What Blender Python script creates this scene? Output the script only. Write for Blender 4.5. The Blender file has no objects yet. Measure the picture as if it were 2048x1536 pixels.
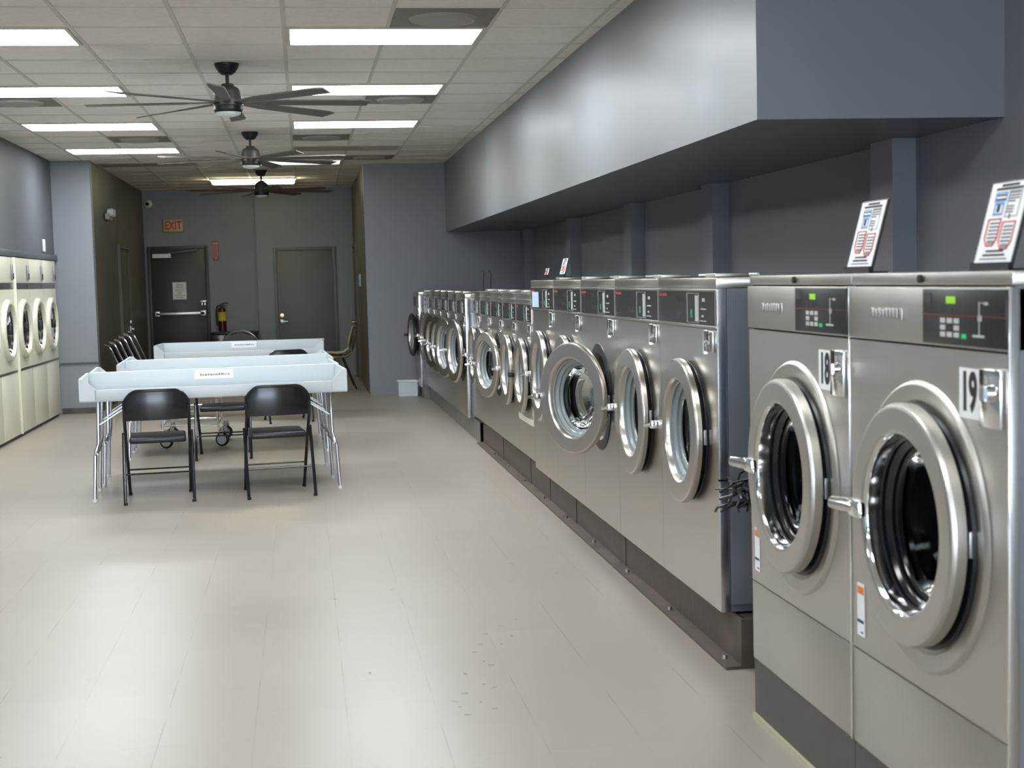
import bpy, bmesh, math, random
from mathutils import Vector, Matrix
random.seed(7)
PI = math.pi
S = bpy.context.scene
COL = S.collection

# ------------------------------------------------------------------ camera
FPX, YAW, PITCH, ROLL, CH = 2852.64, .143954, .0736582, .025999, 1.465
def cam_axes():
    cy, sy, cp, sp = math.cos(YAW), math.sin(YAW), math.cos(PITCH), math.sin(PITCH)
    fwd = Vector((sy*cp, cy*cp, -sp)); right = Vector((cy, -sy, 0)); down = fwd.cross(right)
    cr, sr = math.cos(ROLL), math.sin(ROLL)
    return cr*right + sr*down, -sr*right + cr*down, fwd
R_, D_, F_ = cam_axes()
cd = bpy.data.cameras.new('camera'); cam = bpy.data.objects.new('camera', cd); COL.objects.link(cam)
U_ = -D_; B_ = -F_
cam.matrix_world = Matrix(((R_.x, U_.x, B_.x, 0), (R_.y, U_.y, B_.y, 0), (R_.z, U_.z, B_.z, CH), (0, 0, 0, 1)))
cd.sensor_width = 36; cd.lens = FPX/2048*36; cd.clip_start = .1; cd.clip_end = 200
cd.dof.use_dof = True; cd.dof.focus_distance = 9.0; cd.dof.aperture_fstop = 5.6
S.camera = cam

# ------------------------------------------------------------------ light and exposure
S.view_settings.view_transform = 'Standard'; S.view_settings.look = 'None'
S.view_settings.gamma = 1; S.view_settings.use_curve_mapping = False
S.view_settings.exposure = 0.42
S.cycles.max_bounces = 8; S.cycles.diffuse_bounces = 4; S.cycles.glossy_bounces = 4
S.cycles.transmission_bounces = 6; S.cycles.sample_clamp_indirect = 6
S.cycles.caustics_reflective = False; S.cycles.caustics_refractive = False
S.cycles.use_denoising = True
SKY = 8.6          # daylight outside the shop front
TUBE = 20.0         # fluorescent troffers
w = bpy.data.worlds.new('daylight'); S.world = w; w.use_nodes = True
w.node_tree.nodes['Background'].inputs[0].default_value = (.74, .87, 1.0, 1)
w.node_tree.nodes['Background'].inputs[1].default_value = SKY

def portal(x0, x1, z0, z1, y):
    l = bpy.data.lights.new('window_portal', 'AREA'); l.shape = 'RECTANGLE'
    l.size = x1-x0; l.size_y = z1-z0; l.cycles.is_portal = True
    o = bpy.data.objects.new('window_portal', l); COL.objects.link(o)
    o.location = ((x0+x1)/2, y, (z0+z1)/2); o.rotation_euler = (PI/2, 0, 0)   # emits towards +Y
    return o

# ------------------------------------------------------------------ materials
def srgb(r, g, b):
    f = lambda c: (c/255/12.92) if c/255 <= .04045 else ((c/255+.055)/1.055)**2.4
    return (f(r), f(g), f(b), 1)
def mat(name, col, rough=.5, metal=0, coat=0, noise=None, bump=0, bscale=40, trans=0, emit=0, spec=.5, ior=1.45):
    m = bpy.data.materials.new(name); m.use_nodes = True
    nt = m.node_tree; b = nt.nodes['Principled BSDF']
    b.inputs['Base Color'].default_value = col
    b.inputs['Roughness'].default_value = rough
    b.inputs['Metallic'].default_value = metal
    b.inputs['Coat Weight'].default_value = coat
    b.inputs['Specular IOR Level'].default_value = spec
    b.inputs['IOR'].default_value = ior
    b.inputs['Transmission Weight'].default_value = trans
    if emit:
        b.inputs['Emission Color'].default_value = col; b.inputs['Emission Strength'].default_value = emit
    tc = nt.nodes.new('ShaderNodeTexCoord')
    if noise:
        sc, amt, dr = noise
        n = nt.nodes.new('ShaderNodeTexNoise'); n.inputs['Scale'].default_value = sc; n.inputs['Detail'].default_value = 5
        nt.links.new(tc.outputs['Object'], n.inputs['Vector'])
        mp = nt.nodes.new('ShaderNodeMapRange'); mp.inputs[1].default_value = .3; mp.inputs[2].default_value = .7
        mp.inputs[3].default_value = 1-amt; mp.inputs[4].default_value = 1+amt
        nt.links.new(n.outputs['Fac'], mp.inputs[0])
        mx = nt.nodes.new('ShaderNodeVectorMath'); mx.operation = 'SCALE'
        mx.inputs[0].default_value = col[:3]; nt.links.new(mp.outputs[0], mx.inputs['Scale'])
        nt.links.new(mx.outputs[0], b.inputs['Base Color'])
        if dr:
            m2 = nt.nodes.new('ShaderNodeMapRange'); m2.inputs[1].default_value = .3; m2.inputs[2].default_value = .7
            m2.inputs[3].default_value = rough-dr; m2.inputs[4].default_value = rough+dr
            nt.links.new(n.outputs['Fac'], m2.inputs[0]); nt.links.new(m2.outputs[0], b.inputs['Roughness'])
    if bump:
        n2 = nt.nodes.new('ShaderNodeTexNoise'); n2.inputs['Scale'].default_value = bscale; n2.inputs['Detail'].default_value = 2
        nt.links.new(tc.outputs['Object'], n2.inputs['Vector'])
        bp = nt.nodes.new('ShaderNodeBump'); bp.inputs['Strength'].default_value = 1; bp.inputs['Distance'].default_value = bump
        nt.links.new(n2.outputs['Fac'], bp.inputs['Height']); nt.links.new(bp.outputs[0], b.inputs['Normal'])
    return m
M = {}
M['wall'] = mat('grey_wall_paint', srgb(137, 140, 146), .42, noise=(1.3, .05, .05), bump=.0006, bscale=60, spec=.4)
M['wall_back'] = mat('grey_corridor_paint', srgb(128, 134, 138), .45, noise=(1.3, .05, .05), bump=.0006, bscale=60, spec=.4)
M['wall_dark'] = mat('dark_corridor_surface', srgb(94, 88, 79), .45, noise=(1.3, .06, .05), bump=.0006, bscale=60, spec=.4)  # brown-grey, darker than the pillar and end wall
M['wall_matte'] = mat('grey_matte_wall_paint', srgb(98, 101, 106), .6, noise=(1.3, .05, .04), spec=.15)
M['soffit'] = mat('grey_satin_paint', srgb(128, 132, 138), .38, noise=(1.1, .04, .04), bump=.0004, bscale=9, spec=.3)
M['trimp'] = mat('grey_trim_paint', srgb(84, 88, 94), .4)
M['ceil'] = mat('ceiling_tile', srgb(240, 233, 224), .9, noise=(30, .04, 0), bump=.0008, bscale=160)
M['grid'] = mat('ceiling_grid', srgb(205, 200, 188), .5)
M['steel'] = mat('stainless_steel', (.54, .51, .468, 1), .28, 1, bump=.0012, bscale=2.2)
M['steelA'] = mat('brushed_steel', (.54, .52, .485, 1), .38, 1, noise=(3, .04, .04), bump=.0006, bscale=3)
M['steel_dark'] = mat('worn_steel', (.34, .33, .32, 1), .35, 1, noise=(9, .25, .1))
M['chrome'] = mat('chrome', (.78, .78, .78, 1), .09, 1)
M['galv'] = mat('galvanised_tube', (.60, .62, .68, 1), .22, 1)
M['side'] = mat('blue_grey_side_panel', srgb(124, 129, 138), .38, .3, noise=(4, .06, .04))
M['black'] = mat('black_plastic', srgb(26, 27, 29), .35)
M['panel'] = mat('control_panel_black', srgb(38, 40, 42), .3, spec=.5)
M['panel2'] = mat('control_panel_mark', srgb(62, 64, 66), .4)
M['rubber'] = mat('rubber_gasket', srgb(22, 24, 27), .35)
M['glass'] = mat('porthole_glass', (.62, .67, .69, 1), .02, trans=1.0, ior=1.14)
M['glassA'] = mat('dark_porthole_glass', (.35, .38, .41, 1), .02, trans=1.0, ior=1.12)
M['ringgrey'] = mat('grey_ridged_rings', srgb(150, 158, 160), .22, spec=.7)  # pale ridges imitate the concentric rings in the door glass
M['ringblk'] = mat('black_ridged_seal', srgb(20, 23, 27), .14, spec=.8)
M['drum'] = mat('drum_steel', (.16, .17, .19, 1), .4, .9, noise=(20, .2, .1))
M['base'] = mat('grey_painted_base', srgb(84, 81, 76), .55, noise=(5, .05, .05))
M['rust'] = mat('rusty_steel_base', srgb(92, 82, 76), .6, .2, noise=(6, .35, .12), bump=.002, bscale=30)
M['rail'] = mat('painted_steel_channel', srgb(120, 118, 114), .45, .4, noise=(8, .2, .1), bump=.001, bscale=30)
M['cream'] = mat('cream_enamel', srgb(214, 210, 192), .32, spec=.5, noise=(2, .02, .04))
M['creamtrim'] = mat('cream_trim', srgb(224, 222, 204), .25, coat=.3)
M['white'] = mat('white_plastic', srgb(232, 234, 236), .4)
M['paper'] = mat('white_paper', srgb(238, 240, 242), .7)
M['ink'] = mat('black_ink', srgb(30, 30, 34), .6)
M['inkgrey'] = mat('grey_ink', srgb(140, 142, 148), .6)
M['blue'] = mat('blue_ink', srgb(96, 150, 200), .6)
M['bluepaper'] = mat('pale_blue_paper', srgb(178, 204, 226), .6)
M['red'] = mat('red_ink', srgb(206, 66, 56), .6)
M['redmark'] = mat('red_panel_print', srgb(150, 58, 56), .5)
M['orange'] = mat('orange_ink', srgb(226, 130, 70), .6)
M['navy'] = mat('navy_ink', srgb(60, 62, 120), .6)
M['tray'] = mat('table_white_plastic', srgb(194, 201, 205), .33, noise=(2, .02, .05))
M['chairblk'] = mat('black_chair_enamel', srgb(20, 21, 24), .17, spec=.65, bump=.0006, bscale=8)
M['vinyl'] = mat('black_vinyl', srgb(30, 31, 35), .3, spec=.6, bump=.001, bscale=14)
M['fan'] = mat('fan_bronze', srgb(74, 68, 64), .42, .25)
M['fanblk'] = mat('fan_black', srgb(34, 33, 34), .4, .2)
M['blade'] = mat('fan_blade_wood', srgb(92, 85, 80), .7, noise=(12, .12, .05))
M['lens'] = mat('frosted_lens', srgb(222, 226, 224), .4)
M['vent'] = mat('vent_grey', srgb(124, 119, 110), .6)
M['vent2'] = mat('vent_light_grey', srgb(160, 155, 148), .6)
M['doordk'] = mat('dark_door_paint', srgb(56, 57, 55), .42, noise=(3, .06, .05))
M['doorgr'] = mat('grey_door_paint', srgb(104, 106, 106), .45, noise=(3, .04, .05))
M['alu'] = mat('aluminium', (.55, .56, .57, 1), .35, 1)
M['brass'] = mat('brass', (.75, .62, .38, 1), .25, 1)
M['extred'] = mat('extinguisher_red', srgb(70, 20, 24), .3)
M['fadedred'] = mat('faded_red', srgb(158, 84, 86), .6)
M['pink'] = mat('faded_pink', srgb(206, 168, 168), .6)
M['yellow'] = mat('yellow_label', srgb(206, 190, 60), .5)
M['shell'] = mat('cream_shell_plastic', srgb(178, 172, 142), .35)
M['off_lens'] = mat('unlit_lens', srgb(170, 156, 142), .3)
M['lcd'] = mat('green_display', srgb(140, 200, 30), .4, emit=.28)
M['led'] = mat('green_button', srgb(30, 170, 100), .4, emit=.3)
M['led2'] = mat('green_mark', srgb(60, 150, 110), .5)
M['btn'] = mat('light_button', srgb(186, 190, 188), .5)
M['cable'] = mat('black_cable', srgb(24, 25, 27), .3, spec=.6)
M['exitface'] = mat('exit_sign_face', srgb(196, 176, 140), .5)
M['clear'] = mat('clear_plastic', srgb(222, 236, 244), .25, trans=.15)
M['tube_cool'] = mat('cool_light', (.93, .98, 1, 1), .5, emit=TUBE)
M['tube_fill'] = mat('cool_fill_light', (.93, .98, 1, 1), .5, emit=TUBE*.6)  # added light behind the camera, turned down to keep the near floor from overexposing
M['tube_warm'] = mat('warm_light', (1, .93, .62, 1), .5, emit=14.0)
M['tube_dim'] = mat('dim_light', (1, .9, .85, 1), .5, emit=1.6)

def floor_material():
    m = bpy.data.materials.new('vinyl_floor_tile'); m.use_nodes = True; nt = m.node_tree; L = nt.links
    b = nt.nodes['Principled BSDF']; b.inputs['Roughness'].default_value = .3; b.inputs['Specular IOR Level'].default_value = .45
    N = lambda t: nt.nodes.new(t)
    tc = N('ShaderNodeTexCoord'); sx = N('ShaderNodeSeparateXYZ'); L.new(tc.outputs['Object'], sx.inputs[0])
    def mth(op, a, bb=None):
        n = N('ShaderNodeMath'); n.operation = op
        for i, v in enumerate((a, bb)):
            if v is None: continue
            if isinstance(v, (int, float)): n.inputs[i].default_value = v
            else: L.new(v, n.inputs[i])
        return n.outputs[0]
    seams = []; cells = []
    for ax, off in ((0, .098), (1, .02)):
        s = mth('DIVIDE', mth('SUBTRACT', sx.outputs[ax], off), .3048)
        fr = mth('FRACT', s); cells.append(mth('FLOOR', s))
        d = mth('MINIMUM', fr, mth('SUBTRACT', 1, fr))
        seams.append(mth('LESS_THAN', d, .0055))
    # seams are worn and only show here and there
    n = N('ShaderNodeTexNoise'); n.inputs['Scale'].default_value = 2.6; n.inputs['Detail'].default_value = 3; L.new(tc.outputs['Object'], n.inputs['Vector'])
    vis = N('ShaderNodeMapRange'); vis.inputs[1].default_value = .42; vis.inputs[2].default_value = .62; L.new(n.outputs['Fac'], vis.inputs[0])
    visx = mth('MAXIMUM', vis.outputs[0], .12)
    seam = mth('MAXIMUM', mth('MULTIPLY', seams[0], visx), mth('MULTIPLY', seams[1], mth('MULTIPLY', vis.outputs[0], .35)))
    cv = N('ShaderNodeCombineXYZ'); L.new(cells[0], cv.inputs[0]); L.new(cells[1], cv.inputs[1])
    wn = N('ShaderNodeTexWhiteNoise'); wn.noise_dimensions = '3D'; L.new(cv.outputs[0], wn.inputs['Vector'])
    n2 = N('ShaderNodeTexNoise'); n2.inputs['Scale'].default_value = .9; n2.inputs['Detail'].default_value = 6; L.new(tc.outputs['Object'], n2.inputs['Vector'])
    val = mth('ADD', mth('ADD', .955, mth('MULTIPLY', wn.outputs['Value'], .035)), mth('MULTIPLY', mth('SUBTRACT', n2.outputs['Fac'], .5), .10))
    # small scuffs
    vo = N('ShaderNodeTexVoronoi'); vo.inputs['Scale'].default_value = 2.3; L.new(tc.outputs['Object'], vo.inputs['Vector'])
    sp = mth('LESS_THAN', vo.outputs['Distance'], .022)
    val = mth('MULTIPLY', val, mth('SUBTRACT', 1, mth('MULTIPLY', sp, .35)))
    val = mth('MULTIPLY', val, mth('SUBTRACT', 1, mth('MULTIPLY', seam, .36)))
    vm = N('ShaderNodeVectorMath'); vm.operation = 'SCALE'; vm.inputs[0].default_value = srgb(157, 148, 137)[:3]
    L.new(val, vm.inputs['Scale']); L.new(vm.outputs[0], b.inputs['Base Color'])
    rr = N('ShaderNodeMapRange'); rr.inputs[3].default_value = .26; rr.inputs[4].default_value = .42
    L.new(n2.outputs['Fac'], rr.inputs[0]); L.new(rr.outputs[0], b.inputs['Roughness'])
    return m
M['floor'] = floor_material()

# ------------------------------------------------------------------ mesh helpers
def box(bm, x0, x1, y0, y1, z0, z1, mi=0, bev=0, mtx=None, seg=2):
    r = bmesh.ops.create_cube(bm, size=1); vs = r['verts']
    for v in vs:
        v.co = Vector(((x0+x1)/2+v.co.x*(x1-x0), (y0+y1)/2+v.co.y*(y1-y0), (z0+z1)/2+v.co.z*(z1-z0)))
    fs = set(f for v in vs for f in v.link_faces)
    if bev:
        es = set(e for v in vs for e in v.link_edges)
        rb = bmesh.ops.bevel(bm, geom=list(es), offset=bev, segments=seg, profile=.5, affect='EDGES', clamp_overlap=True)
        fs = set(rb['faces']) | set(f for f in fs if f.is_valid)
        vs = list(set(v for f in fs for v in f.verts))
    for f in fs: f.material_index = mi
    if mtx is not None:
        for v in vs: v.co = mtx @ v.co
    return vs
def tube(bm, pts, r, mi=0, n=8, closed=False, caps=True):
    pts = [Vector(p) for p in pts]; rings = []; K = len(pts); up = None
    for i, p in enumerate(pts):
        a = pts[i-1] if (i or closed) else p; c = pts[(i+1) % K] if (i < K-1 or closed) else p
        t = (c-a).normalized()
        if up is None:
            up = t.orthogonal().normalized()
        up = (up - t*up.dot(t)); up = up.normalized() if up.length > 1e-5 else t.orthogonal().normalized()
        s = t.cross(up)
        rr = r[i] if isinstance(r, (list, tuple)) else r
        rings.append([bm.verts.new(p + (up*math.cos(2*PI*k/n)+s*math.sin(2*PI*k/n))*rr) for k in range(n)])
    for i in range(K if closed else K-1):
        A, B = rings[i], rings[(i+1) % K]
        for k in range(n):
            f = bm.faces.new((A[k], A[(k+1) % n], B[(k+1) % n], B[k])); f.material_index = mi
    if caps and not closed:
        for q in (rings[0][::-1], rings[-1]):
            f = bm.faces.new(q); f.material_index = mi
def arc(c, r, a0, a1, n, ax=(1, 0, 0), ay=(0, 0, 1)):
    c, ax, ay = Vector(c), Vector(ax), Vector(ay)
    return [c+ax*r*math.cos(a0+(a1-a0)*i/n)+ay*r*math.sin(a0+(a1-a0)*i/n) for i in range(n+1)]
def lathe(bm, prof, c=(0, 0, 0), axis='x', n=48, mi=0, mis=None):
    """prof: list of (radius, along-axis). axis x: along is +x; axis z: along is +z"""
    c = Vector(c); rings = []
    P2 = [prof[0]]; M2 = []
    for i in range(len(prof)-1):
        (r0, d0), (r1, d1) = prof[i], prof[i+1]; L = math.hypot(r1-r0, d1-d0); m = mis[i] if mis else mi
        if L > .012:
            for f in (.0016/L, 1-.0016/L): P2.append((r0+(r1-r0)*f, d0+(d1-d0)*f)); M2.append(m)
        P2.append(prof[i+1]); M2.append(m)
    prof, mis = P2, M2
    for r, d in prof:
        if r < 1e-6:
            p = Vector((d, 0, 0)) if axis == 'x' else Vector((0, 0, d))
            rings.append([bm.verts.new(c+p)]); continue
        ring = []
        for k in range(n):
            a = 2*PI*k/n
            p = Vector((d, r*math.cos(a), r*math.sin(a))) if axis == 'x' else Vector((r*math.cos(a), r*math.sin(a), d))
            ring.append(bm.verts.new(c+p))
        rings.append(ring)
    for i in range(len(rings)-1):
        A, B = rings[i], rings[i+1]; m = mis[i] if mis else mi
        for k in range(n):
            k2 = (k+1) % n
            if len(A) == 1 and len(B) == 1: continue
            if len(A) == 1: f = bm.faces.new((A[0], B[k2], B[k]))
            elif len(B) == 1: f = bm.faces.new((A[k], A[k2], B[0]))
            else: f = bm.faces.new((A[k], A[k2], B[k2], B[k]))
            f.material_index = m
def prism(bm, poly, h0, h1, plane='xy', mi=0):
    """poly extruded from h0 to h1 along the remaining axis"""
    def P(a, b, h): return {'xy': (a, b, h), 'xz': (a, h, b), 'yz': (h, a, b)}[plane]
    A = [bm.verts.new(P(a, b, h0)) for a, b in poly]; B = [bm.verts.new(P(a, b, h1)) for a, b in poly]; n = len(poly)
    fs = [bm.faces.new(A[::-1]), bm.faces.new(B)]
    for k in range(n): fs.append(bm.faces.new((A[k], A[(k+1) % n], B[(k+1) % n], B[k])))
    for f in fs: f.material_index = mi
    return A+B
def NB(): return bmesh.new()
def obj(name, bm, mats, parent=None, loc=None, smooth=True, ang=35):
    if not isinstance(mats, (list, tuple)): mats = [mats]
    bmesh.ops.recalc_face_normals(bm, faces=bm.faces)
    me = bpy.data.meshes.new(name); bm.to_mesh(me); bm.free()
    for m in mats: me.materials.append(m)
    if smooth:
        me.shade_smooth(); me.set_sharp_from_angle(angle=math.radians(ang))
    o = bpy.data.objects.new(name, me); COL.objects.link(o)
    if parent: o.parent = parent
    if loc: o.location = loc
    return o
def tag(o, label, cat, group=None, kind=None):
    if label: o['label'] = label
    if cat: o['category'] = cat
    if group: o['group'] = group
    if kind: o['kind'] = kind
    return o
def thing(name, label, cat, loc=(0, 0, 0), rz=0, group=None):
    o = bpy.data.objects.new(name, None); COL.objects.link(o); o.empty_display_size = .1
    o.location = loc; o.rotation_euler = (0, 0, rz)
    return tag(o, label, cat, group)
def struct(name, bm, m, parent=None):
    o = obj(name, bm, m, parent)
    if not parent: o['kind'] = 'structure'
    return o
def dup(root, loc, rz, label, group=None):
    r = root.copy(); COL.objects.link(r); r.location = loc; r.rotation_euler = (0, 0, rz)
    if label: r['label'] = label
    if group: r['group'] = group
    def rec(a, b):
        for ch in list(a.children):
            c = ch.copy(); COL.objects.link(c); c.parent = b; rec(ch, c)
    rec(root, r); return r
def text_mesh(name, txt, size, m, parent, mtx, sx=1, depth=.0006, offset=0):
    cu = bpy.data.curves.new(name, 'FONT'); cu.body = txt; cu.size = size; cu.extrude = depth
    cu.align_x = 'CENTER'; cu.align_y = 'CENTER'; cu.offset = offset
    t = bpy.data.objects.new(name+'_tmp', cu); COL.objects.link(t)
    dg = bpy.context.evaluated_depsgraph_get(); me = bpy.data.meshes.new_from_object(t.evaluated_get(dg))
    bpy.data.objects.remove(t); bpy.data.curves.remove(cu)
    for v in me.vertices: v.co.x *= sx
    me.transform(mtx); me.materials.clear(); me.materials.append(m)
    o = bpy.data.objects.new(name, me); COL.objects.link(o); o.parent = parent
    return o
# letters read by somebody who looks towards +X (machine fronts): text x -> -Y, text y -> +Z
def MX_front(d, y, z): return Matrix(((0, 0, -1, d), (-1, 0, 0, y), (0, 1, 0, z), (0, 0, 0, 1)))
def MX_back(x, d, z): return Matrix(((1, 0, 0, x), (0, 0, -1, d), (0, 1, 0, z), (0, 0, 0, 1)))   # faces -Y

# ------------------------------------------------------------------ room shell
HC = 2.98; GX0, GY0, G = -1.88199, 8.02174, .6096
YF = -7.0
b = NB(); box(b, -3.7, 3.1, YF-.2, 23.4, -.1, 0); fl = struct('floor', b, M['floor'])
b = NB(); random.seed(4)
for x, y in ((.86, 6.0), (.78, 5.9), (.80, 5.72), (.74, 5.6), (.70, 5.78), (.66, 5.62), (.62, 5.5), (.64, 5.36), (.66, 5.3), (.55, 5.2), (.60, 5.05), (.63, 5.0), (.52, 4.95), (.48, 4.86), (.56, 4.84), (.60, 4.75), (.50, 4.7), (1.02, 7.2), (1.2, 6.9), (.2, 5.3), (-1.35, 5.25), (.1, 6.6), (-1.0, 4.6)):
    a = random.uniform(0, PI); L = random.uniform(.008, .018); W = random.uniform(.003, .006); q = []
    for k in range(7):
        th = 2*PI*k/7; px, py = L*math.cos(th)*random.uniform(.7, 1.2), W*math.sin(th)*random.uniform(.7, 1.2)
        q.append((x+px*math.cos(a)-py*math.sin(a), y+px*math.sin(a)+py*math.cos(a)))
    prism(b, q, .0002, .0008)
so = obj('scuff_marks', b, mat('scuff', srgb(142, 137, 130), .7), fl); so['kind'] = 'stuff'
b = NB(); box(b, -3.7, 3.1, YF-.2, 23.4, HC, HC+.1)
struct('ceiling', b, M['ceil'])
b = NB()
for i in range(-2, 9):
    x = GX0+G*i
    if -2.87 < x < 1.87: box(b, x-.012, x+.012, YF, 23.0 if -2.4 < x < .8 else 17.5, HC-.006, HC+.002)
    elif x < 2.95: box(b, x-.012, x+.012, YF, 5.72, HC-.006, HC+.002)
for j in range(-24, 26):
    y = GY0+G*j
    if y > 18.4: box(b, -2.41, .81, y-.008, y+.008, HC-.005, HC+.002)
    elif y > 17.44: box(b, -2.41, 1.87, y-.008, y+.008, HC-.005, HC+.002)
    else: box(b, -2.87, 1.87 if y > 5.7 else 2.95, y-.008, y+.008, HC-.005, HC+.002)
struct('trim_1', b, M['grid'])
# left wall above the dryers with its ledge, and the plain wall towards the street
b = NB(); box(b, -3.6, -2.87, YF, 17.45, 1.88, HC); struct('wall_left', b, M['wall_matte'])
b = NB(); box(b, -3.7, -3.6, YF, 17.45, 0, HC); box(b, -3.6, -2.87, YF, 12.35, 0, 1.88); struct('wall_left_lower', b, M['wall'])
b = NB(); box(b, -3.0, -2.835, 12.35, 17.45, 1.815, 1.88, bev=.004); struct('trim_2', b, M['trimp'])
# pillar / corridor wall on the left
b = NB(); box(b, -3.7, -2.425, 17.45, 17.62, 0, HC); struct('wall_pillar', b, M['wall'])
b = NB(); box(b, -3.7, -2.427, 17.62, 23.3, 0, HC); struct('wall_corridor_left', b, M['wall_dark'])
b = NB(); box(b, -2.86, -2.418, 17.435, 17.45, .59, .61); struct('trim_3', b, M['trimp'])
b = NB(); box(b, -2.86, -2.43, 17.425, 17.44, 0, .07); struct('baseboard_left', b, M['rust'])
# end wall on the right of the corridor mouth
b = NB(); box(b, .825, 3.1, 18.5, 18.62, 0, HC); struct('wall_end', b, M['wall'])
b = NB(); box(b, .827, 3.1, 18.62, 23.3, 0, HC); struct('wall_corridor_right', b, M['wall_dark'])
b = NB(); box(b, -2.425, -.69, 23.06, 23.3, 0, HC); box(b, -.69, .825, 22.88, 23.3, 0, HC); struct('wall_back', b, M['wall_back'])
b = NB(); box(b, 2.95, 3.1, YF, 18.5, 0, HC); struct('wall_right', b, M['wall'])
b = NB(); box(b, 1.87, 2.95, 5.70, 18.5, 2.09, HC); struct('wall_soffit', b, M['soffit'])
for k, y in enumerate((6.58, 9.64, 12.12, 14.95, 18.12)):
    b = NB(); box(b, 2.83, 2.95, y, y+.27, 0, 2.09); struct('trim_%d' % (4+k), b, M['wall'])
# shop front behind the camera: sill, piers, lintel and mullions, open to the daylight
b = NB(); box(b, -3.7, 3.1, YF-.2, YF, 2.8, HC); box(b, -3.7, 3.1, YF-.2, YF, 0, .12)
for x0, x1 in ((-3.7, -2.7), (2.75, 3.1)): box(b, x0, x1, YF-.2, YF, .12, 2.8)
struct('wall_front', b, M['wall'])
xs = (-2.7, -.95, .85, 2.75)
for k in range(3):
    b = NB(); x0, x1 = xs[k], xs[k+1]
    box(b, x0, x0+.05, YF-.15, YF-.05, .12, 2.8); box(b, x1-.05, x1, YF-.15, YF-.05, .12, 2.8)
    box(b, x0+.05, x1-.05, YF-.15, YF-.05, 2.75, 2.8); box(b, x0+.05, x1-.05, YF-.15, YF-.05, .12, .17)
    box(b, x0+.05, x1-.05, YF-.13, YF-.07, 2.08, 2.12)
    struct('window_%d' % (k+1), b, M['alu'])
    portal(x0, x1, .3, 2.62, YF-.03)

# ------------------------------------------------------------------ doors and things on the back walls
def flush_door(name, x0, x1, zt, y, m, mf, fr=.05):
    b = NB()
    box(b, x0-fr, x0, y-.03, y+.02, 0, zt+fr, bev=.004); box(b, x1, x1+fr, y-.03, y+.02, 0, zt+fr, bev=.004); box(b, x0, x1, y-.03, y+.02, zt, zt+fr, bev=.004)
    f = struct(name, b, mf)
    b = NB(); box(b, x0+.003, x1-.003, y-.012, y+.02, .008, zt-.004, bev=.002)
    obj('door_leaf', b, m, f); return f
# exit door: dark leaf with a push bar
d1 = flush_door('door_1', -2.335, -1.50, 2.06, 23.05, M['doordk'], M['doordk'])
b = NB(); box(b, -2.28, -1.53, 22.955, 22.985, 1.03, 1.075, bev=.006)
box(b, -2.30, -2.22, 22.955, 23.04, 1.01, 1.095, bev=.006); box(b, -1.60, -1.51, 22.955, 23.04, 1.01, 1.095, bev=.006)
obj('push_bar', b, M['alu'], d1)
b = NB(); box(b, -1.60, -1.50, 22.98, 23.04, 1.22, 1.25, bev=.004); box(b, -1.585, -1.555, 22.98, 23.04, 1.17, 1.215, bev=.004); box(b, -1.54, -1.51, 22.98, 23.04, 1.17, 1.215, bev=.004)
obj('lock', b, M['alu'], d1)
b = NB(); box(b, -2.30, -2.02, 22.97, 23.04, 1.93, 1.995, bev=.004); obj('door_closer', b, M['white'], d1)
b = NB(); tube(b, [(-2.05, 22.99, 2.0), (-1.75, 22.93, 2.03), (-1.60, 22.99, 2.05)], .008); obj('closer_arm', b, M['alu'], d1)
# plain grey door
d2 = flush_door('door_2', -.385, .495, 2.0, 22.87, M['doorgr'], M['doorgr'])
b = NB(); lathe(b, [(.0, -.02), (.03, -.018), (.032, 0)], (-.33, 22.85, .98), 'x', 20)
for v in b.verts:
    v.co = Vector((-.33+(v.co.y-22.85), 22.85+(v.co.x+.33), v.co.z))
obj('deadbolt', b, M['brass'], d2)
b = NB(); tube(b, [(-.33, 22.86, .885), (-.33, 22.80, .885), (-.24, 22.80, .885)], .011); box(b, -.36, -.30, 22.845, 22.858, .855, .915, bev=.005)
obj('door_handle', b, M['alu'], d2)
# doors in the side walls of the corridor
b = NB()
box(b, -2.44, -2.39, 19.72, 19.77, 0, 2.06); box(b, -2.44, -2.39, 20.75, 20.80, 0, 2.06); box(b, -2.44, -2.39, 19.77, 20.75, 2.01, 2.06)
d3 = struct('door_3', b, M['wall_dark'])
b = NB(); box(b, -2.44, -2.41, 19.775, 20.745, .01, 2.005); obj('door_leaf', b, M['wall_dark'], d3)
b = NB(); tube(b, [(-2.42, 20.65, .9), (-2.36, 20.65, .9), (-2.36, 20.55, .9)], .01); box(b, -2.415, -2.40, 20.62, 20.68, .86, .94)
obj('door_handle', b, M['alu'], d3)
b = NB(); box(b, -2.415, -2.39, 20.63, 20.67, .975, 1.02, bev=.005); obj('deadbolt', b, M['alu'], d3)
b = NB()
box(b, .79, .84, 21.25, 21.3, 0, 2.06); box(b, .79, .84, 22.28, 22.33, 0, 2.06); box(b, .79, .84, 21.3, 22.28, 2.01, 2.06)
d4 = struct('door_4', b, M['wall_dark'])
b = NB(); box(b, .81, .84, 21.305, 22.275, .01, 2.005); obj('door_leaf', b, M['wall_dark'], d4)
b = NB(); tube(b, [(.82, 22.2, .86), (.765, 22.2, .86)], .012); tube(b, [(.775, 22.2, .86), (.745, 22.2, .86)], .028, n=14); obj('door_knob', b, M['brass'], d4)

def bars(name, rows, m, parent, fn):
    """rows of small printed dashes, fn maps (u, v) to a box"""
    b = NB()
    for r in rows: fn(b, *r)
    return obj(name, b, m, parent, smooth=False)
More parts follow.
